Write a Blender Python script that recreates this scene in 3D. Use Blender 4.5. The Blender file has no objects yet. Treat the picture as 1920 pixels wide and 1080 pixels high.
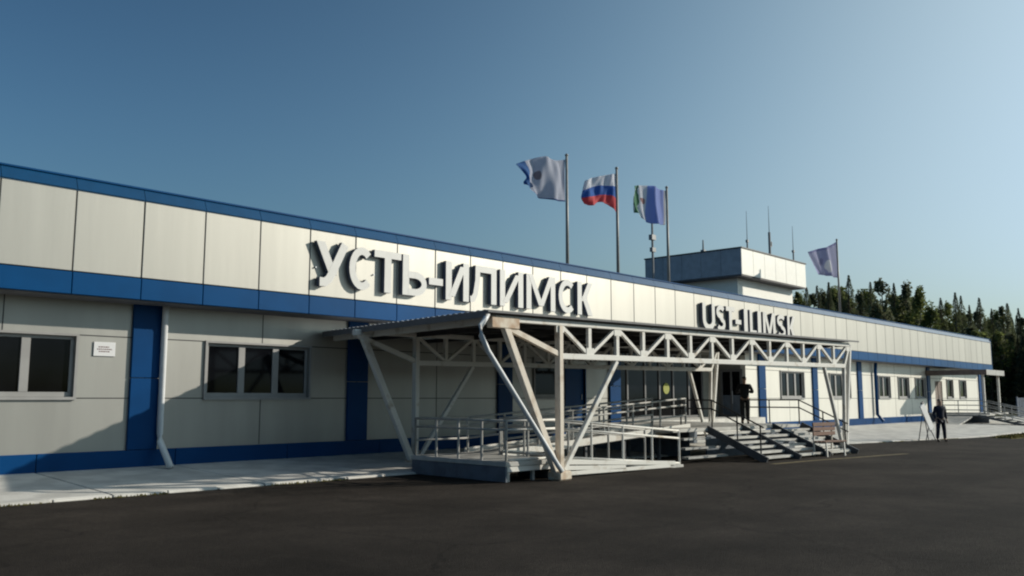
import bpy, bmesh, math, random
from mathutils import Vector, Matrix, noise
R = math.radians
rnd = random.Random(7)
S = bpy.context.scene
COL = S.collection

# ------------------------------------------------------------------ camera
cam_d = bpy.data.cameras.new('camera')
cam = bpy.data.objects.new('camera', cam_d); COL.objects.link(cam)
cam_d.sensor_width = 36.0; cam_d.lens = 1650/1920*36.0
cam_d.clip_start = 0.1; cam_d.clip_end = 3000
cam.location = (0, 0, 1.75)
cam.rotation_euler = (R(90+7.1507), 0, R(42.3912-90))
S.camera = cam
S.render.resolution_x, S.render.resolution_y = 1024, 576

# ------------------------------------------------------------------ sky, sun, exposure
SUN = Vector((2.05, -1.47, 1.0)).normalized()          # towards the sun
elev = math.asin(SUN.z)
w = bpy.data.worlds.new('World'); S.world = w; w.use_nodes = True
nt = w.node_tree; bg = nt.nodes['Background']
sky = nt.nodes.new('ShaderNodeTexSky'); sky.sky_type = 'NISHITA'; sky.sun_disc = False
sky.sun_elevation = elev; sky.sun_rotation = math.atan2(SUN.x, SUN.y)
sky.air_density = 0.6; sky.dust_density = 5.0; sky.ozone_density = 1.0; sky.altitude = 0
def vmath(op, src, vec):
    v = nt.nodes.new('ShaderNodeVectorMath'); v.operation = op; nt.links.new(src, v.inputs[0]); v.inputs[1].default_value = vec; return v.outputs[0]
c0 = vmath('MULTIPLY', sky.outputs[0], (.05/.045, .05/.0642, .05/.1036))
gm = nt.nodes.new('ShaderNodeGamma'); gm.inputs[1].default_value = 2.3; nt.links.new(c0, gm.inputs[0])
num = vmath('MULTIPLY', gm.outputs[0], (.62, 1.68, 3.3))
den = vmath('ADD', vmath('MULTIPLY', gm.outputs[0], (.10, .20, .30)), (1, 1, 1))
dv = nt.nodes.new('ShaderNodeVectorMath'); dv.operation = 'DIVIDE'; nt.links.new(num, dv.inputs[0]); nt.links.new(den, dv.inputs[1]); c1 = dv.outputs[0]
c1 = vmath('MINIMUM', c1, (7.4, 8.5, 8.8))
nt.links.new(c1, bg.inputs[0]); bg.inputs[1].default_value = 0.10
sl = bpy.data.lights.new('sun', 'SUN'); sl.energy = 4.2; sl.angle = R(0.6); sl.color = (1.0, 0.93, 0.80)
so = bpy.data.objects.new('sun', sl); COL.objects.link(so)
so.rotation_euler = SUN.to_track_quat('Z', 'Y').to_euler(); so.location = (30, -40, 40)
S.view_settings.view_transform = 'Standard'; S.view_settings.look = 'None'
S.cycles.pixel_filter_type = 'BLACKMAN_HARRIS'; S.cycles.filter_width = 2.1
S.view_settings.exposure = 0.0; S.view_settings.gamma = 1.0

# ------------------------------------------------------------------ materials
def mat(name, col, rough=0.6, metal=0.0, spec=0.5, var=0.08, scale=3.0, bump=0.0, bscale=40.0, isl=0.0, col2=None, ramp=(0.4, 0.6), stretch=(1, 1, 1)):
    m = bpy.data.materials.new(name); m.use_nodes = True
    n = m.node_tree.nodes; L = m.node_tree.links; p = n['Principled BSDF']
    p.inputs['Roughness'].default_value = rough; p.inputs['Metallic'].default_value = metal
    p.inputs['Specular IOR Level'].default_value = spec
    tc = n.new('ShaderNodeTexCoord'); mp = n.new('ShaderNodeMapping'); mp.inputs['Scale'].default_value = stretch
    L.new(tc.outputs['Object'], mp.inputs[0])
    nz = n.new('ShaderNodeTexNoise'); nz.inputs['Scale'].default_value = scale; nz.inputs['Detail'].default_value = 6
    L.new(mp.outputs[0], nz.inputs['Vector'])
    cr = n.new('ShaderNodeValToRGB')
    a = [c*(1-var) for c in col]; b = [min(1, c*(1+var)) for c in (col2 or col)]
    cr.color_ramp.elements[0].position = ramp[0]; cr.color_ramp.elements[1].position = ramp[1]
    cr.color_ramp.elements[0].color = (*a, 1); cr.color_ramp.elements[1].color = (*b, 1)
    L.new(nz.outputs['Fac'], cr.inputs[0]); out = cr.outputs[0]
    if isl:
        g = n.new('ShaderNodeNewGeometry'); mr = n.new('ShaderNodeMapRange')
        mr.inputs['To Min'].default_value = 1-isl; mr.inputs['To Max'].default_value = 1+isl
        L.new(g.outputs['Random Per Island'], mr.inputs[0])
        vm = n.new('ShaderNodeVectorMath'); vm.operation = 'SCALE'
        L.new(out, vm.inputs[0]); L.new(mr.outputs[0], vm.inputs['Scale']); out = vm.outputs[0]
    L.new(out, p.inputs['Base Color'])
    if bump:
        nb = n.new('ShaderNodeTexNoise'); nb.inputs['Scale'].default_value = bscale; nb.inputs['Detail'].default_value = 8
        L.new(mp.outputs[0], nb.inputs['Vector'])
        bp = n.new('ShaderNodeBump'); bp.inputs['Strength'].default_value = bump; bp.inputs['Distance'].default_value = 0.02
        L.new(nb.outputs['Fac'], bp.inputs['Height']); L.new(bp.outputs[0], p.inputs['Normal'])
    return m

M = {}
M['panel'] = mat('grey_cladding', (0.345, 0.34, 0.318), 0.45, metal=0.60, spec=0.5, var=0.07, scale=0.6, stretch=(3,1,.4), ramp=(.3,.7), isl=0.03, bump=0.10, bscale=1.2)
M['fascia'] = mat('white_cladding', (0.39, 0.38, 0.347), 0.47, metal=0.58, var=0.05, scale=0.5, stretch=(4,1,.35), ramp=(.3,.7), isl=0.05, bump=0.10, bscale=1.0)
M['blue'] = mat('blue_cladding', (0.002, 0.060, 0.185), 0.36, spec=0.12, var=0.08, scale=0.8, isl=0.05)
M['bluedeep'] = mat('deep_blue_cladding', (0.0015, 0.046, 0.155), 0.42, spec=0.10, var=0.08, scale=0.8, isl=0.04)
M['seam'] = mat('seam_gasket', (0.035, 0.037, 0.04), 0.8)
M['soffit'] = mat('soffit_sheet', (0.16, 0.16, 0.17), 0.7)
M['cream'] = mat('sun_bright_cladding', (0.70, 0.68, 0.62), 0.45, metal=0.35, var=0.04, scale=0.5, stretch=(4,1,.35), ramp=(.3,.7), bump=0.08, bscale=1.0)  # same cladding as the left wall, brighter sun sheen put into the colour
M['capblue'] = mat('tilted_parapet_sheet', (0.003, 0.056, 0.15), 0.30, metal=0.0, spec=0.35, var=0.05, isl=0.04)
M['roof'] = mat('roof_membrane', (0.12, 0.12, 0.125), 0.9, scale=0.7, var=0.2)
M['paint'] = mat('white_steel_paint', (0.50, 0.44, 0.36), 0.5, var=0.06, scale=3.0, col2=(0.66, 0.645, 0.60), ramp=(0.30, 0.44), bump=0.1, bscale=30)
M['warmpaint'] = mat('aged_warm_paint', (0.50, 0.40, 0.30), 0.55, var=0.06, scale=3.0, col2=(0.64, 0.57, 0.48), ramp=(0.30, 0.50), bump=0.1, bscale=30)
M['rust'] = mat('rusty_paint', (0.52, 0.36, 0.24), 0.7, var=0.1, scale=5, col2=(0.62, 0.55, 0.45), ramp=(0.35, 0.62))
M['pipe'] = mat('white_pipe_paint', (0.66, 0.67, 0.68), 0.35, var=0.04)
M['galv'] = mat('galvanised_sheet', (0.46, 0.48, 0.51), 0.45, metal=0.5, var=0.1, scale=1.5)
M['dksheet'] = mat('underside_shade', (0.035, 0.033, 0.033), 0.8, var=0.15)  # near-black colour stands in for the shade under the canopy roof
M['frame'] = mat('window_frame', (0.30, 0.295, 0.29), 0.5, var=0.05)
M['frdark'] = mat('dark_trim', (0.03, 0.032, 0.04), 0.5)
M['glass'] = mat('dark_glass', (0.004, 0.0045, 0.006), 0.06, spec=0.12, var=0.3, scale=0.9)
M['conc'] = mat('concrete', (0.58, 0.56, 0.52), 0.9, var=0.13, scale=1.6, bump=0.3, bscale=25, isl=0.06)
M['asph'] = mat('asphalt', (0.027, 0.022, 0.018), 0.9, spec=0.12, var=0.2, scale=0.45, bump=0.7, bscale=60, col2=(0.036, 0.0295, 0.0245), ramp=(0.3, 0.7))
def asphalt_detail(m):
    n = m.node_tree.nodes; L = m.node_tree.links; p = n['Principled BSDF']
    src = p.inputs['Base Color'].links[0].from_socket
    tc = n.new('ShaderNodeTexCoord')
    def nz(scale, det, a, b, lo, hi, st=(1,1,1)):
        mp = n.new('ShaderNodeMapping'); mp.inputs['Scale'].default_value = st; L.new(tc.outputs['Object'], mp.inputs[0])
        t = n.new('ShaderNodeTexNoise'); t.inputs['Scale'].default_value = scale; t.inputs['Detail'].default_value = det; L.new(mp.outputs[0], t.inputs['Vector'])
        r = n.new('ShaderNodeMapRange'); r.inputs['From Min'].default_value = a; r.inputs['From Max'].default_value = b
        r.inputs['To Min'].default_value = lo; r.inputs['To Max'].default_value = hi; L.new(t.outputs['Fac'], r.inputs[0]); return r.outputs[0]
    out = src
    vo = n.new('ShaderNodeTexVoronoi'); vo.feature = 'DISTANCE_TO_EDGE'; vo.inputs['Scale'].default_value = .22
    dm = n.new('ShaderNodeTexNoise'); dm.inputs['Scale'].default_value = 1.1; dm.inputs['Detail'].default_value = 5; L.new(tc.outputs['Object'], dm.inputs['Vector'])
    ad = n.new('ShaderNodeVectorMath'); ad.operation = 'ADD'; L.new(tc.outputs['Object'], ad.inputs[0]); L.new(dm.outputs['Color'], ad.inputs[1]); L.new(ad.outputs[0], vo.inputs['Vector'])
    cr = n.new('ShaderNodeMapRange'); cr.inputs['From Min'].default_value = 0; cr.inputs['From Max'].default_value = .009; cr.inputs['To Min'].default_value = .62; cr.inputs['To Max'].default_value = 1; L.new(vo.outputs['Distance'], cr.inputs[0])
    for f in (nz(60, 2, .3, .7, .6, 1.5), nz(14, 4, .3, .7, .8, 1.25), nz(2.2, 4, .35, .65, .88, 1.12), nz(.16, 3, .38, .62, .84, 1.12), nz(.5, 4, .4, .7, 1.1, .84, (.22,1.6,1)), cr.outputs[0]):
        v = n.new('ShaderNodeVectorMath'); v.operation = 'SCALE'; L.new(out, v.inputs[0]); L.new(f, v.inputs['Scale']); out = v.outputs[0]
    L.new(out, p.inputs['Base Color'])
asphalt_detail(M['asph'])
M['earth'] = mat('earth', (0.05, 0.055, 0.028), 1.0, spec=0.1, var=0.3, scale=0.6)
M['grass'] = mat('dry_grass', (0.19, 0.16, 0.06), 1.0, spec=0.1, var=0.3, scale=2.0, isl=0.25)
M['yellow'] = mat('worn_yellow_paint', (0.14, 0.105, 0.045), 0.9, var=0.3, scale=6)
M['tile'] = mat('stair_tread_board', (0.46, 0.45, 0.42), 0.75, var=0.12, scale=3, isl=0.05)
M['steeldk'] = mat('dark_stringer_steel', (0.08, 0.085, 0.095), 0.6, var=0.2)
M['rail'] = mat('grey_rail_paint', (0.38, 0.375, 0.355), 0.5, var=0.12, scale=4)
M['railblk'] = mat('black_rail_paint', (0.03, 0.03, 0.03), 0.5)
M['tside'] = mat('tower_side_shade', (0.34, 0.37, 0.42), 0.5, isl=0.04)  # shaded left face of the white tower, shade put into the colour
M['frgrey'] = mat('dark_grey_frame', (0.13, 0.13, 0.135), 0.5)  # entrance frames darkened to imitate recess shade; flashing is simply grey
M['reveal'] = mat('shade_dark_cladding', (0.20, 0.20, 0.175), 0.6)  # recess shade put into the colour of the entrance walls and soffit
M['side'] = mat('shade_dark_panel', (0.10, 0.125, 0.16), 0.6, var=0.15)  # dark tone puts side-face shade into the colour
M['wood'] = mat('brown_bench_wood', (0.15, 0.072, 0.045), 0.6, var=0.2, scale=5, stretch=(1, 6, 6))
M['twhite'] = mat('tower_white_cladding', (0.88, 0.865, 0.79), 0.45, var=0.02, isl=0.02)
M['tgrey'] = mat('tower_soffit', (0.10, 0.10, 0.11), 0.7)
M['letter'] = mat('letter_face', (0.62, 0.61, 0.585), 0.5, var=0.02)
M['letside'] = mat('letter_side_shade', (0.10, 0.115, 0.16), 0.5, var=0.05)  # sides coloured dark to imitate faces turned from the sun
M['pole'] = mat('flagpole_steel', (0.30, 0.29, 0.27), 0.45, var=0.1)
M['ant'] = mat('antenna_grey', (0.22, 0.23, 0.24), 0.5)
M['plaque'] = mat('white_plaque', (0.74, 0.74, 0.75), 0.4, var=0.02)
M['ink'] = mat('grey_red_ink', (0.16, 0.07, 0.075), 0.6)
M['sticker'] = mat('yellow_sticker', (0.26, 0.28, 0.03), 0.6, var=0.03)
M['skin'] = mat('skin', (0.42, 0.26, 0.18), 0.55, var=0.05)
M['black'] = mat('black_cloth', (0.011, 0.011, 0.013), 0.9, var=0.3, scale=6)
M['navy'] = mat('navy_cloth', (0.009, 0.013, 0.032), 0.85, var=0.3, scale=6)
M['hair'] = mat('dark_hair', (0.015, 0.012, 0.01), 0.6)
M['shoe'] = mat('black_shoe', (0.01, 0.01, 0.01), 0.4)
M['bark'] = mat('bark', (0.085, 0.06, 0.045), 0.95, var=0.3, scale=3, bump=0.5, bscale=15)
M['birchbark'] = mat('birch_bark', (0.34, 0.32, 0.29), 0.9, var=0.4, scale=3, stretch=(1, 1, 5))
M['board'] = mat('bright_white_board', (0.88, 0.88, 0.88), 0.35, var=0.01)
M['fenceblue'] = mat('blue_grey_fence', (0.10, 0.13, 0.18), 0.6, var=0.2)
M['brown'] = mat('porch_brown_cladding', (0.16, 0.12, 0.10), 0.6, var=0.15)

def leafmat(name, c1, c2):
    m = mat(name, c1, 0.7, spec=0.25, var=0.1, scale=0.5, col2=c2, isl=0.35)
    n = m.node_tree.nodes; L = m.node_tree.links; p = n['Principled BSDF']; o = n['Material Output']
    tr = n.new('ShaderNodeBsdfTranslucent'); mx = n.new('ShaderNodeMixShader'); mx.inputs[0].default_value = 0.4
    src = p.inputs['Base Color'].links[0].from_socket
    L.new(src, tr.inputs[0]); L.new(p.outputs[0], mx.inputs[1]); L.new(tr.outputs[0], mx.inputs[2]); L.new(mx.outputs[0], o.inputs[0])
    return m
M['spruce'] = leafmat('spruce_needles', (0.10, 0.115, 0.07), (0.12, 0.14, 0.075))
M['pine'] = leafmat('pine_needles', (0.13, 0.14, 0.085), (0.155, 0.17, 0.09))
M['birch'] = leafmat('birch_leaves', (0.14, 0.165, 0.055), (0.18, 0.205, 0.065))

# ------------------------------------------------------------------ helpers
class MB:
    def __init__(s): s.v = []; s.f = []; s.mi = []
    def add(s, vs, fs, mi=0):
        b = len(s.v); s.v += [tuple(p) for p in vs]
        s.f += [tuple(i+b for i in f) for f in fs]; s.mi += [mi]*len(fs); return s
    def box(s, x0, x1, y0, y1, z0, z1, mi=0):
        return s.add([(x0,y0,z0),(x1,y0,z0),(x1,y1,z0),(x0,y1,z0),(x0,y0,z1),(x1,y0,z1),(x1,y1,z1),(x0,y1,z1)],
              [(0,3,2,1),(4,5,6,7),(0,1,5,4),(1,2,6,5),(2,3,7,6),(3,0,4,7)], mi)
    def beam(s, a, b, w, h, mi=0, up=(0,0,1)):
        a = Vector(a); b = Vector(b); d = (b-a).normalized(); up = Vector(up)
        if abs(d.dot(up)) > 0.98: up = Vector((0,1,0))
        x = d.cross(up).normalized(); y = x.cross(d).normalized()
        vs = []
        for p in (a, b):
            for sx, sy in ((-1,-1),(1,-1),(1,1),(-1,1)): vs.append(p + x*sx*w/2 + y*sy*h/2)
        return s.add(vs, [(0,1,2,3),(7,6,5,4),(0,4,5,1),(1,5,6,2),(2,6,7,3),(3,7,4,0)], mi)
    def tube(s, pts, r, n=8, mi=0, cap=True):
        pts = [Vector(p) for p in pts]; rs = r if isinstance(r, (list, tuple)) else [r]*len(pts)
        vs = []; fs = []
        for i, p in enumerate(pts):
            d = (pts[min(i+1, len(pts)-1)] - pts[max(i-1, 0)]).normalized()
            u = Vector((0,0,1)) if abs(d.z) < 0.95 else Vector((1,0,0))
            x = d.cross(u).normalized(); y = x.cross(d)
            for k in range(n):
                t = 2*math.pi*k/n; vs.append(p + (x*math.cos(t) + y*math.sin(t))*rs[i])
        for i in range(len(pts)-1):
            for k in range(n):
                fs.append((i*n+k, i*n+(k+1)%n, (i+1)*n+(k+1)%n, (i+1)*n+k))
        if cap:
            fs.append(tuple(range(n-1, -1, -1))); fs.append(tuple((len(pts)-1)*n+k for k in range(n)))
        return s.add(vs, fs, mi)
    def build(s, name, mats, parent=None, smooth=False, bevel=0.0):
        me = bpy.data.meshes.new(name); me.from_pydata(s.v, [], s.f)
        for m in (mats if isinstance(mats, (list, tuple)) else [mats]): me.materials.append(m)
        for p, i in zip(me.polygons, s.mi): p.material_index = i
        if smooth:
            for p in me.polygons: p.use_smooth = True
        me.update()
        o = bpy.data.objects.new(name, me); COL.objects.link(o)
        if parent: o.parent = parent
        if bevel:
            bv = o.modifiers.new('bevel', 'BEVEL'); bv.width = bevel; bv.segments = 1; bv.limit_method = 'ANGLE'
        return o
def tag(o, label=None, cat=None, group=None, kind=None):
    if label: o['label'] = label
    if cat: o['category'] = cat
    if group: o['group'] = group
    if kind: o['kind'] = kind
    return o
def empty(name, loc, rz, label, cat, group=None):
    o = bpy.data.objects.new(name, None); COL.objects.link(o); o.location = loc; o.rotation_euler = (0, 0, rz)
    o.empty_display_size = 0.3
    return tag(o, label, cat, group)
def copy_tree(o, parent=None):
    c = o.copy(); COL.objects.link(c); c.parent = parent
    for ch in list(o.children): copy_tree(ch, c)
    return c

WY = 19.7      # wall face
FY = 18.8      # fascia face
BX0, BX1 = -14.0, 76.2

# ------------------------------------------------------------------ ground
g = MB(); g.add([(-900,-900,-0.02),(1500,-900,-0.02),(1500,1500,-0.02),(-900,1500,-0.02)], [(0,1,2,3)])
tag(g.build('ground', M['earth']), 'grassy earth reaching out to the forest', 'ground', kind='structure')
g = MB(); N = 40
xs = [-70 + 190*i/60 for i in range(61)]; ys = [-60 + 80*i/30 for i in range(31)]
vs = [(x, y, 0.0) for y in ys for x in xs]; nx = len(xs)
g.add(vs, [(j*nx+i, j*nx+i+1, (j+1)*nx+i+1, (j+1)*nx+i) for j in range(len(ys)-1) for i in range(nx-1)])
tag(g.build('asphalt_apron', M['asph']), 'dark worn asphalt of the forecourt', 'asphalt', kind='structure')

# concrete pavement: sloped slabs with joints
edge = [(-14,16.4),(5.2,16.1),(13.6,15.85),(20,15.2),(34,13.7),(44,11.6),(60,11.2),(86,11.4)]
def ey(x):
    for (a, b), (c, d) in zip(edge, edge[1:]):
        if a <= x <= c: return b + (d-b)*(x-a)/(c-a)
    return edge[-1][1]
g = MB(); x = -14.0
while x < 85.9:
    x2 = min(86, x+3.0); a = x+0.02; b = x2-0.02
    ya, yb = ey(a), ey(b); yt = WY+0.02
    top = [(a,ya,0.055),(b,yb,0.055),(b,yt,0.235),(a,yt,0.235)]
    bot = [(p[0],p[1],0.004) for p in top]
    g.add(top+bot, [(0,1,2,3),(4,7,6,5),(0,4,5,1),(1,5,6,2),(2,6,7,3),(3,7,4,0)]); x = x2
tag(g.build('pavement', M['conc'], bevel=0.01), 'pale concrete slabs sloping up to the terminal wall', 'pavement', kind='structure')
g = MB(); x = -14.0
while x < 85.5:
    x2 = x+1.0; a = x+.012; b = x2-.012; j = rnd.uniform(-.015,.015); zt_ = .05+rnd.uniform(-.010,.006)
    ya, yb = ey(a)-.10+j, ey(b)-.10+j+rnd.uniform(-.01,.01)
    g.add([(a,ya,.0),(b,yb,.0),(b,yb+.1-j,.0),(a,ya+.1-j,.0),(a,ya+.02,zt_),(b,yb+.02,zt_),(b,yb+.1-j,zt_),(a,ya+.1-j,zt_)], [(0,3,2,1),(4,5,6,7),(0,1,5,4),(1,2,6,5),(2,3,7,6),(3,0,4,7)]); x = x2
tag(g.build('kerb', M['conc'], bevel=0.01), 'weathered concrete kerb stones between pavement and asphalt', 'kerb', kind='structure')
# sand and weeds gathered along the kerb
g = MB()
for i in range(2600):
    x = rnd.uniform(-12, 60); y = ey(x)-.11-abs(rnd.gauss(0,.06)); r_ = rnd.uniform(.008,.03)
    if noise.noise(Vector((x*.5,3,1))) < .02: continue
    g.add([(x-r_,y,.006),(x+r_*.6,y-r_,.006),(x+r_,y+r_*.5,.006),(x,y,.006+rnd.uniform(.01,.05))], [(0,1,3),(1,2,3),(2,0,3)])
tag(g.build('kerb_grit', M['grass']), 'sand and dry weeds gathered along the kerb', 'grit', kind='stuff')
g = MB(); pts = [(22.4,11.0),(24.6,10.75),(26.8,10.35),(29.5,9.9)]
for (a,b),(c,d) in zip(pts, pts[1:]):
    g.add([(a,b-.1,.006),(c,d-.1,.006),(c,d+.12,.006),(a,b+.12,.006)], [(0,1,2,3)])
tag(g.build('road_marking', M['yellow']), 'worn yellow line on asphalt before the entrance steps', 'road marking', kind='structure')
# grass verge far right
g = MB()
g.add([(43,10.0,.008),(120,6.0,.008),(120,11.0,.008),(60,11.0,.008),(46,11.2,.008)], [(0,1,2,3,4)])
for i in range(5200):
    x = rnd.uniform(43.5, 95); t = (x-43)/77; y = rnd.uniform(10.0-4*t+.1, 11.0)
    h = rnd.uniform(.04, .13); a = rnd.uniform(0, 6.3); dx, dy = .05*math.cos(a), .05*math.sin(a)
    g.add([(x-dx,y-dy,.008),(x+dx,y+dy,.008),(x+rnd.uniform(-.04,.04),y+rnd.uniform(-.04,.04),h)], [(0,1,2)])
tag(g.build('grass_verge', M['grass']), 'yellowish grass verge along the asphalt edge', 'grass', kind='stuff')

# ------------------------------------------------------------------ terminal building
T = empty('terminal_building', (0,0,0), 0, 'long low airport terminal clad in pale grey and blue panels', 'building')
def wall_cells(mb, x0, x1, z0, z1, y, th, holes):
    xsn = sorted({x0, x1, *[h[0] for h in holes], *[h[1] for h in holes]})
    for a, b in zip(xsn, xsn[1:]):
        hs_ = sorted([h for h in holes if h[0] <= a+1e-6 and h[1] >= b-1e-6], key=lambda h: h[2]); z = z0
        for h in hs_:
            if h[2] > z: mb.box(a, b, y, y+th, z, h[2])
            z = h[3]
        if z < z1: mb.box(a, b, y, y+th, z, z1)
ZS, ZT = 1.78, 3.08
wins = [(-13.3,-10.4,3),(-7.3,-4.4,3),(-1.3,1.6,3),(4.75,7.65,3),(10.7,13.6,3),(22.7,24.1,1),(41.3,43.9,3),(47.2,50.0,3),(54.4,56.3,2),(57.8,59.7,2),(61.0,62.9,2),(67.6,69.0,1),(70.6,72.2,1)]
doorhole = (24.4, 25.5, 0.72, 2.95)
REC = (27.6, 37.7)
mb = MB()
holes = [(a, b, ZS, ZT) for a, b, n in wins] + [(REC[0], REC[1], 0.2, 3.75), doorhole, (65.0,66.6,.75,2.95)]
wall_cells(mb, BX0, REC[1]-.2, 0.2, 3.95, WY, 0.25, [h for h in holes if h[0] < REC[1]-.2])
m2 = MB(); wall_cells(m2, REC[1]-.2, BX1, 0.2, 3.95, WY, 0.25, [(max(h[0], REC[1]-.2), h[1], h[2], h[3]) for h in holes if h[1] > REC[1]-.2])
m2.build('wall', M['cream'], T)['label'] = 'wall cladding right of the entrance, sun sheen put into its lighter colour'
mb.box(BX0, BX0+.25, WY+.25, 36, 0.2, 3.95); mb.box(BX1-.25, BX1, WY+.25, 36, 0.2, 3.95); mb.box(BX0, BX1, 36, 36.25, 0.0, 3.95)
wall = mb.build('wall', M['panel'], T)
# seams on the wall
mb = MB()
def strip_x(z, skip=()):
    xs_ = sorted([(a, b) for a, b, zz0, zz1 in holes if zz0 <= z <= zz1]); x = BX0
    for a, b in xs_:
        if a > x: mb.box(x, a, WY-.004, WY+.01, z-.011, z+.011)
        x = b
    mb.box(x, BX1, WY-.004, WY+.01, z-.011, z+.011)
strip_x(1.755); strip_x(3.11)
k = -2
xx = 0.2
while xx < BX1:
    if xx > BX0 and not (REC[0]-.3 < xx < REC[1]+.3):
        inw = any(a < xx < b for a, b, n in wins)
        for z0_, z1_ in ([(0.62,1.744),(3.121,3.9)] if inw else [(0.62,1.744),(1.766,3.099),(3.121,3.9)]):
            mb.box(xx-.011, xx+.011, WY-.004, WY+.01, z0_, z1_)
    xx += 3.0
mb.build('wall_seams', M['seam'], T)
# blue base band
mb = MB(); mbr = MB(); x = BX0
cuts = sorted([-14+3*i for i in range(31)] + [REC[0], REC[1], BX1])
for a, b in zip(cuts, cuts[1:]):
    if REC[0]-.01 <= a < REC[1]-.01 or b-a < .05: continue
    if a < 24.4 < b:
        b = 24.35+.008
    (mb if a < REC[0] else mbr).box(a+.008, b-.008, WY-.05, WY-.002, 0.2, 0.61)
mb.build('base_band', M['bluedeep'], T, bevel=.006); mbr.build('base_band', M['bluedeep'], T, bevel=.006)
# pilasters
for xp in (-8.8,-2.8,3.2,9.2,15.2,21.2,27.3,39.25,45.25,51.4,53.6,63.6,75.85):
    if xp == 53.6: continue
    wd = .34 if xp < 40 else .3
    p = MB().box(xp-wd, xp+wd, WY-.075, WY-.001, .615, 2.2).box(xp-wd, xp+wd, WY-.075, WY-.001, 2.215, 3.93).build('pilaster', M['bluedeep'], T, bevel=.008)
# windows
def window(a, b, n, z0=ZS, z1=ZT, y=WY, par=T):
    w_ = MB(); fw = .075
    w_.box(a-.06, b+.06, y-.055, y-.006, z1, z1+.05); w_.box(a-.06, b+.06, y-.07, y-.006, z0-.06, z0)
    w_.box(a-.06, a, y-.055, y-.006, z0, z1); w_.box(b, b+.06, y-.055, y-.006, z0, z1)
    wo = w_.build('window', M['frame'], par)
    f = MB(); yy0, yy1 = y+.05, y+.11
    f.box(a, b, yy0, yy1, z0, z0+fw+.03); f.box(a, b, yy0, yy1, z1-fw, z1)
    f.box(a, a+fw, yy0, yy1, z0+fw+.03, z1-fw); f.box(b-fw, b, yy0, yy1, z0+fw+.03, z1-fw)
    st = (b-a)/n
    for i in range(1, n):
        f.box(a+st*i-.09, a+st*i+.09, yy0-.005, yy1, z0+fw+.03, z1-fw)
    f.build('frame', M['frame'], wo, bevel=.006)
    for i in range(n):
        x0_ = a + st*i + (fw if i == 0 else .09); x1_ = a + st*(i+1) - (fw if i == n-1 else .09)
        MB().box(x0_, x1_, yy0+.03, yy0+.045, z0+fw+.03, z1-fw).build('pane', M['glass'], wo)
    MB().box(a, b, y+.2, y+.24, z0, z1).build('interior_blind', M['frdark'], wo)
    return wo
for a, b, n in wins: window(a, b, n)
# recess of the entrance
RY = 21.1
mb = MB()
mb.box(REC[1], REC[1]+.25, WY+.25, RY+.3, .2, 3.75); mb.box(REC[0]-.25, REC[0], WY+.25, RY+.3, .2, 3.75)
mb.box(REC[0], REC[1], WY, RY+.3, 3.75, 3.95)
mb.box(36.2, 37.6, RY, RY+.2, .75, 3.75)
mb.build('entrance_reveal', M['reveal'], T)
mb = MB(); mb.box(REC[0]-.02, REC[1]+.02, WY-.9, RY, .3, .9); mb.build('entrance_floor', M['conc'], T)
# glazing
gl = MB(); xs_g = [27.6,28.9,30.2,31.5,32.6,33.7,35.0,36.2]
gz = MB()
for xg in xs_g: gz.box(xg-.05 if xg > 27.7 else xg, xg+.05, RY, RY+.12, .9, 3.75)
for a, b in zip(xs_g, xs_g[1:]):
    gz.box(a+.05, b-.05, RY+.005, RY+.115, .9, 1.0); gz.box(a+.05, b-.05, RY+.005, RY+.115, 3.0, 3.08); gz.box(a+.05, b-.05, RY+.005, RY+.115, 3.65, 3.75)
gf = gz.build('entrance_glazing', M['frgrey'], T, bevel=.006)
for a, b in zip(xs_g, xs_g[1:]):
    MB().box(a+.05, b-.05, RY+.05, RY+.065, 1.0, 3.0).box(a+.05, b-.05, RY+.05, RY+.065, 3.08, 3.65).build('pane', M['glass'], gf)
d_ = MB(); n = 28
c = (33.15, RY+.02, 2.18); r = .24
vs = [(c[0]+r*math.cos(2*math.pi*i/n), c[1], c[2]+r*math.sin(2*math.pi*i/n)) for i in range(n)] + [(c[0]+r*math.cos(2*math.pi*i/n), c[1]+.012, c[2]+r*math.sin(2*math.pi*i/n)) for i in range(n)]
d_.add(vs, [tuple(range(n))] + [tuple(range(2*n-1, n-1, -1))] + [(i, i+n, (i+1)%n+n, (i+1)%n) for i in range(n)])
d_.build('door_sticker', M['sticker'], gf)
# side door in the right reveal (faces left)
dr = MB(); X = REC[1]
dr.box(X-.06, X-.002, 19.85, 21.0, .9, 1.02).box(X-.06, X-.002, 19.85, 21.0, 3.0, 3.12).box(X-.06, X-.002, 19.85, 19.97, 1.02, 3.0).box(X-.06, X-.002, 20.88, 21.0, 1.02, 3.0).box(X-.06, X-.002, 20.38, 20.47, 1.02, 3.0)
do = dr.build('door', M['frgrey'], T)
MB().box(X-.03, X-.004, 19.97, 20.38, 1.9, 3.0).box(X-.03, X-.004, 20.47, 20.88, 1.9, 3.0).build('pane', M['glass'], do)
MB().box(X-.04, X-.004, 19.97, 20.38, 1.02, 1.9).box(X-.04, X-.004, 20.47, 20.88, 1.02, 1.9).build('door_leaf', M['side'], do)
MB().tube([(X-.09,20.36,1.5),(X-.09,20.36,2.1)], .018).build('handle', M['galv'], do)
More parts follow.
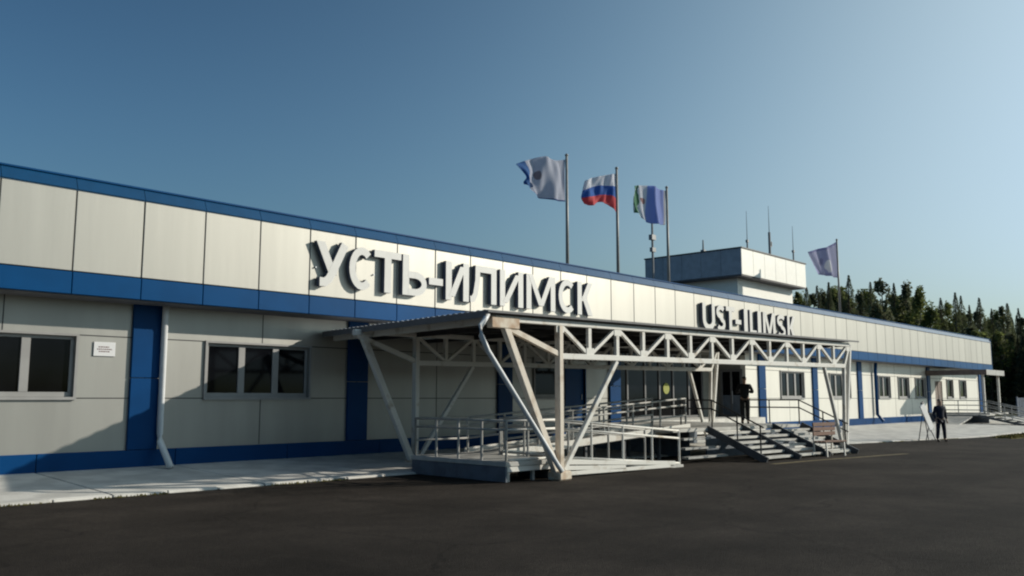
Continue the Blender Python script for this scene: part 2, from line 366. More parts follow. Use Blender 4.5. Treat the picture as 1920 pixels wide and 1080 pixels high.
# dark blue door left of recess
dd = MB().box(doorhole[0], doorhole[1], WY+.05, WY+.1, .72, 2.95).box(doorhole[0]-.05, doorhole[0], WY-.03, WY+.1, .72, 3.0).box(doorhole[1], doorhole[1]+.05, WY-.03, WY+.1, .72, 3.0).build('door', M['bluedeep'], T)
dd['label'] = 'dark blue service door'
MB().tube([(25.35,WY+.03,1.7),(25.35,WY+.03,1.9)], .018).build('handle', M['galv'], dd)
pd = MB().box(65.0, 66.6, WY+.05, WY+.1, .75, 2.95).box(65.75, 65.82, WY+.02, WY+.05, .75, 2.95).build('door', M['brown'], T)
MB().tube([(65.9,WY+.01,1.7),(65.9,WY+.01,2.0)], .02).build('handle', M['galv'], pd)

# fascia: backing, panels with gaps, bands, cap, soffit
MB().box(BX0, BX1, FY+.06, FY+.3, 3.9, 6.07).box(BX0, BX0+.24, FY+.3, 36.2, 3.96, 6.3).box(BX1-.24, BX1, FY+.3, 36.2, 3.96, 6.3).box(BX0+.24, BX1-.24, 36.0, 36.2, 3.96, 6.3).build('fascia_backing', M['seam'], T)
mp_, mb1, mb2 = MB(), MB(), MB(); st = 1.446; x = 7.15 - st*15
x = max(x, BX0)
seams = [7.15+st*k for k in range(-14, 48)]; seams = [BX0] + [s for s in seams if BX0+.3 < s < BX1-.3] + [BX1]
for a, b in zip(seams, seams[1:]):
    mp_.box(a+.009, b-.009, FY+rnd.uniform(-.004,.004), FY+.058, 4.36, 6.055)
    a1, b1 = a+.006, b-.006
    mb1.add([(a1,FY-.03,6.075),(b1,FY-.03,6.075),(b1,FY+.055,6.075),(a1,FY+.055,6.075),(a1,FY+.09,6.335),(b1,FY+.09,6.335),(b1,FY+.28,6.335),(a1,FY+.28,6.335)], [(0,3,2,1),(4,5,6,7),(0,1,5,4),(1,2,6,5),(2,3,7,6),(3,0,4,7)])
    mb2.box(a+.006, b-.006, FY-.02, FY+.058, 3.88, 4.34)
mp_.build('fascia_panels', M['fascia'], T, bevel=.012)
mb1.build('parapet_band', M['capblue'], T); mb2.build('lower_band', M['blue'], T, bevel=.01)
MB().box(BX0-.03, BX1+.05, FY+.06, FY+.4, 6.34, 6.375).build('parapet_cap', M['blue'], T)
MB().box(BX1+.001, BX1+.06, FY-.02, 36.2, 3.9, 6.34).box(BX0-.06, BX0-.001, FY-.02, 36.2, 3.9, 6.34).build('end_fascia', M['blue'], T)
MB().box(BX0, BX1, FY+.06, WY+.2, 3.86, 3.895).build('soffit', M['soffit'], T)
MB().box(BX0+.3, BX1-.3, FY+.32, 35.95, 5.7, 5.8).build('roof', M['roof'], T)
# rainwater downpipes
dp = MB().tube([(9.53,19.5,3.9),(9.53,19.5,3.55),(9.55,19.55,3.35),(9.55,19.55,.95),(9.55,19.5,.78),(9.53,18.92,.24)], .072, 12)
dp.build('downpipe', M['pipe'], T, smooth=True)
MB().tube([(53.6,19.5,3.9),(53.6,19.55,3.4),(53.6,19.55,.8),(53.6,19.2,.4)], .1, 10).build('downpipe', M['bluedeep'], T, smooth=True)['label'] = 'dark blue downpipe'
MB().tube([(-8.1,19.5,3.9),(-8.1,19.55,3.4),(-8.1,19.55,.9),(-8.1,18.95,.26)], .072, 10).build('downpipe', M['pipe'], T, smooth=True)

# wall plaque
pq = MB().box(8.03, 8.5, WY-.03, WY-.005, 2.67, 2.98).build('wall_plaque', M['plaque'], bevel=.004)
tag(pq, 'small white notice plate on the wall left of the blue pilaster', 'sign')
ln = MB()
for (x0_, x1_, z_) in ((8.13,8.36,2.86),(8.10,8.42,2.81),(8.14,8.38,2.76)):
    x = x0_
    while x < x1_:
        wd = rnd.uniform(.02, .05); ln.box(x, min(x+wd, x1_), WY-.033, WY-.0305, z_, z_+.022); x += wd+.012
ln.build('printed_lines', M['ink'], pq)

# ------------------------------------------------------------------ raised lettering
def arc(cx, cy, rx, ry, a0, a1, n=18):
    return [(cx+rx*math.cos(R(a0+(a1-a0)*i/n)), cy+ry*math.sin(R(a0+(a1-a0)*i/n))) for i in range(n+1)]
def ribbon(path, w):
    """outline of a thick polyline: left side then right side"""
    L_, R_ = [], []
    for i, p in enumerate(path):
        a = path[max(i-1,0)]; b = path[min(i+1,len(path)-1)]
        dx, dy = b[0]-a[0], b[1]-a[1]; l = math.hypot(dx, dy) or 1; nx_, ny_ = -dy/l*w/2, dx/l*w/2
        L_.append((p[0]+nx_, p[1]+ny_)); R_.append((p[0]-nx_, p[1]-ny_))
    return L_, R_
def glyph(ch, W, H, t):
    """strokes of one letter: convex quads strips, as lists of ((left),(right)) ribbons in metres"""
    r = []; bar = lambda x0, x1, z0, z1: ([(x0,z0),(x0,z1)], [(x1,z0),(x1,z1)])
    def par(x0, z0, x1, z1, w): return ([(x0,z0),(x1,z1)], [(x0+w,z0),(x1+w,z1)])
    h = t*.82
    if ch == 'И': r = [bar(0,t,0,H), bar(W-t,W,0,H), par(t*.55,H*.10,W-t*1.55,H*.90,t)]
    elif ch == 'У': r = [par(W*.50-t*.5+t*.0,H*.30,0,H,t*1.12)] + [([(W*.22,0.0+h*0),(W*.34,.02*H),(W*.43,.12*H),(W-t*1.05,H)], [(W*.22,h),(W*.32,h),(W*.40,h*1.5),(W,H)][::1])]
    elif ch in 'СC': r = [ribbon(arc(W/2+t*.1, H/2, W/2-t*.42, H/2-h/2, 48, 312), h*1.05)]
    elif ch == 'Т' or ch == 'T': r = [bar(0,W,H-h,H), bar(W/2-t/2,W/2+t/2,0,H-h)]
    elif ch == 'Ь': r = [bar(0,t,0,H), ribbon([(t*.9,H*.60-h/2),(W*.5,H*.60-h/2)]+arc(W*.5,H*.30,W*.5-t*.45,H*.30-h/2,90,-90)+[(t*.9,h/2)], h)]
    elif ch == '-': r = [bar(0,W,0,H)]
    elif ch == 'Л': r = [bar(W-t,W,0,H), bar(W*.24,W-t,H-h,H), ([(0,0),(W*.10,0),(W*.24,H*.25),(W*.24,H-h)], [(0,h*.9),(W*.04,h),(W*.24-.0,H*.28),(W*.24,H-h)])]
    elif ch in 'МM': r = [bar(0,t,0,H), bar(W-t,W,0,H), par(W*.5-t*.5,H*.12,t*.35,H,t*.95), par(W*.5-t*.45,H*.12,W-t*1.3,H,t*.95)]
    elif ch in 'КK': r = [bar(0,t,0,H), par(t*.8,H*.42,W-t*1.1,H,t*1.1), par(W-t*1.12,0,t*1.0,H*.56,t*1.12)]
    elif ch == 'U': r = [bar(0,t,H*.36,H), bar(W-t,W,H*.36,H), ribbon(arc(W/2,H*.38,W/2-t/2,H*.38-h/2,180,360), t)]
    elif ch == 'S':
        p1 = arc(W/2,H*.735,W/2-t*.5,H*.265-h/2,30,270,14); p2 = arc(W/2,H*.265,W/2-t*.5,H*.265-h/2+.0,90,-150,14)
        r = [ribbon(p1+[(W/2+.001,H*.5)]+p2[1:], h)]
    elif ch == 'I': r = [bar(0,W,0,H)]
    elif ch == 'L': r = [bar(0,t,0,H), bar(t,W,0,h)]
    if ch == 'Л': r[2] = ribbon([(0,h*.5),(W*.10,h*.55),(W*.19,H*.22),(W*.27,H*.60),(W*.28,H)], t*.85)
    if ch == 'У': r = [par(W*.54-t*.6,H*.27,0,H,t*1.1), ribbon([(W*.12,h*.5),(W*.28,h*.5),(W*.40,h*.95),(W*.52,H*.34),(W-t*.5,H)], t*.98)]
    return r
def letters(name, text, spans, z0, z1, label, yfront=18.64, depth=.13):
    root = empty(name, (spans[0][0], FY, z0), 0, label, 'sign')
    spans = [(a*1.0065-.02, b*1.0065+.02) for a, b in spans]; xo = spans[0][0]; root.location.x = xo
    for ch, (a, b) in zip(text, spans):
        za, zb_ = (0, z1-z0) if ch != '-' else (.38, .58)
        mb = MB()
        for k, (Ls, Rs) in enumerate(glyph(ch, b-a, zb_-za, .235)):
            y0 = yfront-FY-.002*k; y1 = yfront-FY+depth-.002*k; n = len(Ls)
            vs = []
            for (lx, lz), (rx_, rz) in zip(Ls, Rs):
                vs += [(a-xo+lx,y0,za+lz),(a-xo+rx_,y0,za+rz),(a-xo+lx,y1,za+lz),(a-xo+rx_,y1,za+rz)]
            for i in range(n-1):
                q = 4*i
                mb.add([], []); base = len(mb.v)
                if i == 0: mb.v += vs; off = base
                mb.f += [(off+q, off+q+1, off+q+5, off+q+4), (off+q+2, off+q+6, off+q+7, off+q+3), (off+q, off+q+4, off+q+6, off+q+2), (off+q+1, off+q+3, off+q+7, off+q+5)]
                mb.mi += [0, 1, 1, 1]
            mb.f += [(off, off+2, off+3, off+1), (off+4*n-4, off+4*n-3, off+4*n-1, off+4*n-2)]; mb.mi += [1, 1]
        o = mb.build('letter', [M['letter'], M['letside']], root)
        bm = bmesh.new(); bm.from_mesh(o.data); bmesh.ops.recalc_face_normals(bm, faces=bm.faces); bm.to_mesh(o.data); bm.free()
    pins = MB()
    for (a, b) in spans:
        pins.tube([(a-xo+.08, yfront+depth-FY-.02, .47), (a-xo+.08, .03, .47)], .02, 6)
    pins.build('mounting_pin', M['galv'], root)
    return root
RU = [(12.95,13.92),(13.97,14.76),(14.82,15.72),(15.82,16.68),(16.80,17.30),(17.46,18.36),(18.46,19.56),(19.76,20.80),(21.0,22.40),(22.60,23.50),(23.64,24.44)]
letters('station_name_sign', 'УСТЬ-ИЛИМСК', RU, 4.62, 5.76, 'large raised Cyrillic letters reading УСТЬ-ИЛИМСК on the fascia')
EN = [(31.95,32.9),(33.06,33.80),(33.90,34.62),(34.72,35.18),(35.5,35.78),(36.03,36.6),(36.78,37.06),(37.3,38.48),(38.7,39.56),(39.8,40.6)]
letters('station_name_sign', 'UST-ILIMSK', EN, 4.60, 5.70, 'smaller raised Latin letters reading UST-ILIMSK on the fascia')

# ------------------------------------------------------------------ control tower block on the roof
TW = empty('control_tower', (46,24,5.7), 0, 'white flat-roofed tower block rising behind the terminal parapet', 'tower')
tx, ty, tz = 45.9, 24.0, 0
def tb(mb_, *a): return mb_.box(a[0]-46, a[1]-46, a[2]-24, a[3]-24, a[4]-5.7, a[5]-5.7)
m_ = MB(); tb(m_, 46.65, 53.95, 24.7, 30.0, 5.8, 8.75); m_.build('tower_wall', M['twhite'], TW)
m_ = MB()
for i in range(6): tb(m_, 45.9+i*1.435+.008, 45.9+(i+1)*1.435-.008, 24.0, 24.05, 8.84, 10.36)
tb(m_, 45.96, 54.45, 24.06, 30.6, 8.86, 10.3)
m_.build('tower_fascia', M['twhite'], TW, bevel=.01)
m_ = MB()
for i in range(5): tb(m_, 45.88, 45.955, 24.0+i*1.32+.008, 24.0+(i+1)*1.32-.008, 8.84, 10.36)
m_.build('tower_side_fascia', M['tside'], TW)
m_ = MB(); tb(m_, 45.84, 54.56, 23.95, 30.65, 10.37, 10.44); m_.build('tower_roof', M['frdark'], TW)
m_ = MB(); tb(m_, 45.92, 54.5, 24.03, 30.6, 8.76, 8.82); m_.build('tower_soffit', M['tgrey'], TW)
m_ = MB()
for yy in (28.9,): tb(m_, 46.62, 46.648, yy-.55, yy+.55, 7.4, 8.5)
m_.build('window', M['glass'], TW)

# antennas on the tower roof
def antenna(x, y, zb, zt, r, label, kind):
    o = empty('antenna', (x, y, zb), 0, label, 'antenna')
    h = zt-zb
    if kind == 'whip':
        MB().tube([(0,0,0),(0,0,h*.3)], .05, 8).build('mast', M['ant'], o); MB().tube([(0,0,h*.3),(0,0,h)], [.025,.012], 6).build('whip', M['ant'], o)
        MB().box(-.07,.07,-.07,.07,h*.27,h*.33).build('clamp', M['ant'], o)
    elif kind == 'thick':
        MB().tube([(0,0,0),(0,0,h*.55)], .085, 8).build('mast', M['ant'], o); MB().tube([(0,0,h*.55),(0,0,h)], [.028,.012], 6).build('whip', M['ant'], o)
        MB().beam((0,0,h*.32),(.28,0,h*.32),.05,.05).beam((.28,0,h*.32),(.28,0,h*.40),.06,.06).build('side_arm', M['ant'], o)
    else:
        MB().tube([(0,0,0),(0,0,h)], [.10,.04], 8).build('mast', M['ant'], o)
        MB().box(-.13,.13,-.13,.13,h*.45,h*.62).box(-.09,.09,-.09,.09,h*.2,h*.28).build('clamp', M['ant'], o)
    MB().box(-.15,.15,-.15,.15,0,.04).build('base_plate', M['ant'], o)
antenna(51.15, 29.5, 10.44, 12.2, 0, 'short stubby antenna towards the left end of the tower roof', 'stub')
antenna(48.6, 25.0, 10.44, 13.1, 0, 'thin whip antenna just above the near corner of the tower roof', 'whip')
antenna(53.65, 26.0, 10.44, 14.4, 0, 'tallest antenna on the tower roof, with a thick lower mast', 'thick')
antenna(53.55, 24.35, 10.44, 12.8, 0, 'thin whip antenna near the right end of the tower roof', 'whip')
mo = empty('roof_mast', (42.8, 28.0, 5.8), 0, 'slender grey equipment mast just left of the third flagpole', 'mast')
MB().tube([(0,0,0),(0,0,6.5)], [.09,.06], 8).build('mast_pole', M['ant'], mo)
MB().box(-.2,.2,-.12,.12,5.1,5.4).box(-.15,.2,-.1,.1,4.4,4.65).build('junction_box', M['ant'], mo)
MB().tube([(0,0,6.5),(0,0,7.3)], .02, 6).build('whip', M['ant'], mo)
MB().box(-.2,.2,-.2,.2,0,.05).build('base_plate', M['ant'], mo)

# ------------------------------------------------------------------ flagpoles and flags
def uvmat(name, build):
    m = bpy.data.materials.new(name); m.use_nodes = True
    n = m.node_tree.nodes; L = m.node_tree.links; p = n['Principled BSDF']; o = n['Material Output']
    p.inputs['Roughness'].default_value = .7; p.inputs['Specular IOR Level'].default_value = .2
    uv = n.new('ShaderNodeUVMap'); sp = n.new('ShaderNodeSeparateXYZ'); L.new(uv.outputs[0], sp.inputs[0])
    c = build(n, L, sp.outputs[0], sp.outputs[1], uv.outputs[0])
    tr = n.new('ShaderNodeBsdfTranslucent'); mx = n.new('ShaderNodeMixShader'); mx.inputs[0].default_value = .7
    L.new(c, p.inputs['Base Color']); L.new(c, tr.inputs[0]); L.new(p.outputs[0], mx.inputs[1]); L.new(tr.outputs[0], mx.inputs[2]); L.new(mx.outputs[0], o.inputs[0])
    return m
def const_ramp(n, L, fac, stops):
    cr = n.new('ShaderNodeValToRGB'); cr.color_ramp.interpolation = 'CONSTANT'
    el = cr.color_ramp.elements
    el[0].position = 0; el[0].color = (*stops[0][1], 1)
    el[1].position = stops[1][0]; el[1].color = (*stops[1][1], 1)
    for p_, c_ in stops[2:]:
        e = el.new(p_); e.color = (*c_, 1)
    L.new(fac, cr.inputs[0]); return cr.outputs[0]
def ring(n, L, uv, cx, cy, sx, sy):
    mp = n.new('ShaderNodeMapping'); mp.inputs['Location'].default_value = (-cx*sx, -cy*sy, 0); mp.inputs['Scale'].default_value = (sx, sy, 0)
    L.new(uv, mp.inputs[0]); vm = n.new('ShaderNodeVectorMath'); vm.operation = 'LENGTH'; L.new(mp.outputs[0], vm.inputs[0]); return vm.outputs['Value']
def mixc(n, L, f, a, b):
    m = n.new('ShaderNodeMix'); m.data_type = 'RGBA'
    L.new(f, m.inputs[0])
    for s_, v_ in ((m.inputs[6], a), (m.inputs[7], b)):
        if isinstance(v_, tuple): s_.default_value = (*v_, 1)
        else: L.new(v_, s_)
    return m.outputs[2]
WHT, BLU, RED, GRN = (.86,.87,.92), (.12,.28,.66), (.88,.22,.24), (.05,.22,.09)
def f_tri(n, L, u, v, uv): return const_ramp(n, L, v, [(0, RED), (.333, BLU), (.667, WHT)])
def warp(n, L, uv, amt, sc):
    nz = n.new('ShaderNodeTexNoise'); nz.inputs['Scale'].default_value = sc; L.new(uv, nz.inputs['Vector'])
    s_ = n.new('ShaderNodeVectorMath'); s_.operation = 'SUBTRACT'; L.new(nz.outputs['Color'], s_.inputs[0]); s_.inputs[1].default_value = (.5,.5,.5)
    m_ = n.new('ShaderNodeVectorMath'); m_.operation = 'MULTIPLY'; L.new(s_.outputs[0], m_.inputs[0]); m_.inputs[1].default_value = (amt,amt,amt)
    a_ = n.new('ShaderNodeVectorMath'); a_.operation = 'ADD'; L.new(m_.outputs[0], a_.inputs[0]); L.new(uv, a_.inputs[1])
    sp = n.new('ShaderNodeSeparateXYZ'); L.new(a_.outputs[0], sp.inputs[0]); return a_.outputs[0], sp.outputs[0], sp.outputs[1]
def f_reg(n, L, u, v, uv):
    w_, wu, wv = warp(n, L, uv, .22, 3.0)
    b = const_ramp(n, L, u, [(0, (.75,.75,.78)), (.08, (.45,.54,.86)), (.52, WHT)])
    g = const_ramp(n, L, wu, [(0, (0,0,0)), (.72, (1,1,1)), (.97, (0,0,0))])
    b = mixc(n, L, g, b, (.20,.42,.28))
    d = ring(n, L, w_, .62, .62, 7, 6); r2 = const_ramp(n, L, d, [(0, (1,1,1)), (.5, (0,0,0))])
    return mixc(n, L, r2, b, (.55,.36,.36))
def f_town(n, L, u, v, uv):
    w_, wu, wv = warp(n, L, uv, .16, 3.5)
    b = const_ramp(n, L, wu, [(0, (.70,.72,.80)), (.80, (.12,.28,.58))])
    lo = const_ramp(n, L, v, [(0, (1,1,1)), (.05, (0,0,0))])
    b = mixc(n, L, lo, b, (.12,.20,.46))
    d = ring(n, L, w_, .58, .66, 8.0, 7.0); e = const_ramp(n, L, d, [(0, (1,1,1)), (.5, (0,0,0))])
    b = mixc(n, L, e, b, (.42,.38,.42))
    d = ring(n, L, w_, .74, .40, 7.0, 5.0); e = const_ramp(n, L, d, [(0, (1,1,1)), (.5, (0,0,0))])
    return mixc(n, L, e, b, (.08,.16,.32))
def f_lav(n, L, u, v, uv):
    w_, wu, wv = warp(n, L, uv, .30, 2.6)
    b = const_ramp(n, L, v, [(0, (.52,.53,.70)), (.10, (.58,.59,.74)), (.9, (.42,.43,.64))])
    d = ring(n, L, w_, .42, .34, 4.2, 2.6); e = const_ramp(n, L, d, [(0, (1,1,1)), (.5, (0,0,0))])
    b = mixc(n, L, e, b, (.88,.88,.90))
    d2 = ring(n, L, w_, .66, .55, 5.6, 3.2); e2 = const_ramp(n, L, d2, [(0, (1,1,1)), (.5, (0,0,0))])
    return mixc(n, L, e2, b, (.44,.44,.60))
FL = {'town': uvmat('white_blue_flag_cloth', f_town), 'tri': uvmat('tricolour_flag_cloth', f_tri), 'reg': uvmat('blue_white_green_flag_cloth', f_reg), 'lav': uvmat('pale_lavender_flag_cloth', f_lav)}
# the four corner/edge curves of each flag: rows of control points (u across, v down), metres: (away from pole, below pole top)
def flag(px, py, ztop, ctrl, material, label, waves, side=1.0, xs=1.0):
    NU, NV = 36, 26
    d = Vector((-.985, .17, 0)); nrm = Vector((.17, .985, 0))
    def lerp_row(row, t):
        t *= len(row)-1; i = min(int(t), len(row)-2); f = t-i
        p0 = row[max(i-1,0)]; p1 = row[i]; p2 = row[i+1]; p3 = row[min(i+2, len(row)-1)]
        return tuple(.5*((2*b)+(-a+c)*f+(2*a-5*b+4*c-e)*f*f+(-a+3*b-3*c+e)*f**3) for a, b, c, e in zip(p0,p1,p2,p3))
    me_v = []; uvs = []
    for j in range(NV+1):
        v = j/NV
        for i in range(NU+1):
            u = i/NU
            col = [lerp_row(row, u) for row in ctrl]
            a, z = lerp_row(col, v)
            off = sum(A*math.sin(2*math.pi*(fu*u+fv*v)+ph) for A, fu, fv, ph in waves)*min(1, u*3.5)
            me_v.append(d*a*1.26*xs + nrm*off*.7*side + Vector((0,0,-z))); uvs.append((u, 1-v))
    fs = [(j*(NU+1)+i, j*(NU+1)+i+1, (j+1)*(NU+1)+i+1, (j+1)*(NU+1)+i) for j in range(NV) for i in range(NU)]
    me = bpy.data.meshes.new('flag'); me.from_pydata([tuple(v) for v in me_v], [], fs)
    ul = me.uv_layers.new(name='UVMap')
    for lp in me.loops: ul.data[lp.index].uv = uvs[lp.vertex_index]
    for p in me.polygons: p.use_smooth = True
    me.materials.append(material)
    o = bpy.data.objects.new('flag', me); COL.objects.link(o); o.location = (px, py, ztop)
    sm = o.modifiers.new('cloth', 'SOLIDIFY'); sm.thickness = .004
    tag(o, label, 'flag'); return o
def flagpole(x, y, ztop, label):
    o = empty('flagpole', (x, y, 5.8), 0, label, 'flagpole', 'flagpoles on the roof')
    h = ztop-5.8
    MB().tube([(0,0,0),(0,0,h)], [.07,.05], 10).build('pole', M['pole'], o, smooth=True)
    MB().tube([(0,0,h),(0,0,h+.04),(0,0,h+.1)], [.06,.08,.02], 8).build('finial', M['pole'], o, smooth=True)
    MB().box(-.2,.2,-.2,.2,0,.05).box(-.1,.1,-.1,.1,.05,.3).build('base_plate', M['pole'], o)
P = 1/47.0
def C(rows): return [[((a)*P, z*P) for a, z in row] for row in rows]
flagpole(26.17, 21, 11.15, 'leftmost of the row of flagpoles on the roof')
flagpole(29.5, 21, 11.28, 'flagpole carrying the white blue and red flag')
flagpole(33.34, 21, 11.15, 'flagpole carrying the blue flag with green, beside the tower')
flagpole(52.33, 21, 11.30, 'lone flagpole to the right of the tower block')
flag(26.12, 21, 11.10, C([[(1,5),(20,10),(46,10),(70,20),(95,34)], [(2,24),(18,28),(44,32),(62,38),(90,37)], [(2,48),(18,52),(46,58),(66,58),(76,52)], [(2,66),(20,68),(48,74),(66,70),(80,62)], [(2,84),(22,86),(46,84),(62,76),(78,66)]]),
     FL['town'], 'tattered white flag with a blue fly end, leftmost of the row', [(.16,1.6,.35,.4),(.07,3.3,-.6,1.3),(.03,6,1.2,.2)])
flag(29.45, 21, 11.2, C([[(1,6),(12,10),(30,16),(50,24),(68,34)], [(1,32),(14,34),(34,36),(54,44),(72,54)], [(1,56),(14,52),(32,54),(54,62),(74,68)], [(1,84),(16,72),(34,68),(54,80),(66,78)]]),
     FL['tri'], 'white, blue and red striped flag, second of the row', [(.14,1.4,.3,2.2),(.08,3.0,.5,.4),(.03,6.2,-1.1,1)])
flag(33.29, 21, 11.1, C([[(1,4),(18,3),(42,1),(66,4),(76,8)], [(2,30),(22,30),(44,30),(66,28),(84,34)], [(2,56),(22,58),(46,56),(68,50),(82,56)], [(4,78),(22,80),(44,78),(62,68),(78,64)]]),
     FL['reg'], 'blue and white flag with green emblem, third of the row', [(.15,1.5,.25,1.0),(.07,3.4,.4,2.3),(.03,6.5,.8,.1)])
P = 1/27.5
flag(52.28, 21, 11.25, C([[(1,2),(20,12),(40,18),(62,26)], [(1,20),(20,28),(38,34),(56,38)], [(1,42),(20,44),(34,48),(50,50)], [(1,62),(20,62),(30,61),(46,60)]]),
     FL['lav'], 'pale lavender flag with a white emblem, alone right of the tower', [(.2,1.3,.2,.6),(.1,2.8,.5,2.0)])

# ------------------------------------------------------------------ entrance canopy (local frame: u along, v towards building)
CR = -R(3.44); CA = (15.02, 12.31)
CN = empty('entrance_canopy', (CA[0], CA[1], 0), CR, 'white steel truss canopy with corrugated roof over the entrance ramp', 'canopy')
def zb(u): return 2.67 + .0095*u
def zt(u): return 3.40 + .0075*u
UL, UE, UB = -1.95, 14.1, 13.5
def truss(v, front):
    tr = MB().beam((-.0,v,zb(0)),(UE-.35,v,zb(UE)),.12,.13).beam((UL,v,zt(UL)),(UE,v,zt(UE)),.12,.12).build('truss', M['paint'], CN, bevel=.01)
    for k in range(1, 14):
        MB().beam((k,v,zb(k)+.065),(k,v,zt(k)-.06),.10,.08).build('vertical', M['paint'], tr)
    for k in range(0, 14):
        a, b = (k, k+1)
        if k % 2 == 0: p, q = (a+.06,v,zt(a)-.06), (b-.04,v,zb(b)+.06)
        else: p, q = (a+.04,v,zb(a)+.06), (b-.06,v,zt(b)-.06)
        MB().beam(p, q, .075, .075).build('diagonal', M['paint'], tr)
    if front:
        for k in range(0, 15):
            zz = zt(k)-.13 if k % 2 == 0 else zb(k)+.13
            MB().box(k-.13, k+.13, v-.048, v-.036, zz-.075, zz+.075).build('gusset_plate', M['paint'], tr)
    # cantilever tip
    MB().beam((UL+.1,v,zt(UL)-.09),(-.05,v,zb(0)+.05),.11,.11).build('tip_brace', M['warmpaint'] if front else M['paint'], tr)
    MB().box(UL-(.14 if front else 0),UL+(.66 if front else .3),v-.085,v+.085,zt(UL)-(.2 if front else .1),zt(UL)+.04).build('tip_plate', M['rust'] if front else M['paint'], tr, bevel=.015)
    # left support
    MB().beam((0,v,.16),(0,v,zt(0)-.061),.13,.16).build('post', M['warmpaint'] if front else M['paint'], CN, bevel=.012)
    MB().beam((-.12,v,.2),(UL+.28,v,zt(UL)-.12),.14,.16).build('leg', M['warmpaint'] if front else M['paint'], CN, bevel=.012)
    MB().beam((.12,v,.2),(1.98,v,zb(2)-.07),.10,.11).build('brace', M['paint'], CN, bevel=.012)
    MB().box(-.20,.20,v-.19,v+.19,.0,.20).build('footing', M['rust'], CN, bevel=.03)
    # right support
    MB().beam((UB+.02,v,.16),(UB+.22,v,zb(UB)-.06),.10,.10).build('post', M['paint'], CN, bevel=.012)
    MB().beam((UB-.1,v,.2),(UB-1.15,v,zb(UB)-.07),.10,.10).build('brace', M['paint'], CN, bevel=.012)
    MB().beam((UB+.14,v,.2),(UE+.1,v,zt(UE)),.11,.11).build('leg', M['paint'], CN, bevel=.012)
    MB().box(UB-.16,UB+.2,v-.16,v+.16,.0,.16).build('footing', M['paint'], CN, bevel=.03)
    MB().beam((UE-.38,v,zb(UE)),(UE,v,zt(UE)-.05),.09,.09).build('end_strut', M['paint'], tr)
truss(0, True); truss(5.08, False)
def vrear(u): return 7.34 + .060*u
VR = 6.85
for k, u in enumerate((-1.9, 0, 2, 4, 6, 8, 10, 12, 14.0)):
    MB().beam((u,.07,zt(u)),(u+(.75 if u < -1 else 0),vrear(u)-.05,zt(u)),.08,.11 if u > -1 else .2).build('rafter', M['paint'] if u < -1 else M['dksheet'], CN)  # inner rafters coloured near-black for shade, left edge one keeps white paint
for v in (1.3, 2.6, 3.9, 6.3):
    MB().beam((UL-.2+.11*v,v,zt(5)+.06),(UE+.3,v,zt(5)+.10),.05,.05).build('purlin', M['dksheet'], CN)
# corrugated roof: waves across v, running along u
mb = MB(); nv = 136; vs = []; u0, u1 = UL-.35, UE+.42
for (uu) in (u0, u1):
    for lay in (0, 1):
        for i in range(nv+1):
            v = -.16 + (vrear(uu)+.16)*i/nv; ph = (i % 4); us = uu + (.11*max(0,v) if uu < 0 else 0)
            zz = .135 + zt(uu)+ (.020 if ph in (1, 2) else 0) - lay*.012
            vs.append((us, v, zz))
nn = nv+1; fs = []
for i in range(nv):
    fs.append((i, 2*nn+i, 2*nn+i+1, i+1)); fs.append((nn+i, nn+i+1, 3*nn+i+1, 3*nn+i))
    fs.append((i, i+1, nn+i+1, nn+i)); fs.append((2*nn+i, 3*nn+i, 3*nn+i+1, 2*nn+i+1))
fs += [(0, nn, 3*nn, 2*nn), (nv, 2*nn+nv, 3*nn+nv, nn+nv)]
mb.add(vs, fs, 0); mb.build('roof_sheet', M['galv'], CN)
MB().add([(a_,b_,zt(a_)+c_) for c_ in (.112,.117) for a_, b_ in ((UL-.2,.08),(UE+.3,.08),(UE+.3,vrear(UE)-.05),(UL+.6,vrear(UL)-.05))], [(0,3,2,1),(4,5,6,7),(0,1,5,4),(1,2,6,5),(2,3,7,6),(3,0,4,7)]).build('shade_lining', M['dksheet'], CN)  # dark sheet added to imitate the shade under the roof
MB().beam((u0-.01,-.15,zt(u0)+.06),(u0+.79,vrear(u0)-.02,zt(u0)+.06),.03,.13).build('edge_flashing', M['frgrey'], CN)
MB().beam((u0,-.18,zt(u0)+.12),(u1,-.18,zt(u1)+.12),.03,.05).build('front_flashing', M['steeldk'], CN)
MB().tube([(UL-.28,-.10,zt(0)+.05),(UL-.36,-.12,zt(0)-.06),(UL-.5,-.14,zt(0)-.2),(UL-.5,-.15,zt(0)-.4),(UL-.32,-.16,2.7),(-.28,-.2,.34),(-.18,-.24,.2)], .055, 10).build('downpipe', M['pipe'], CN, smooth=True)

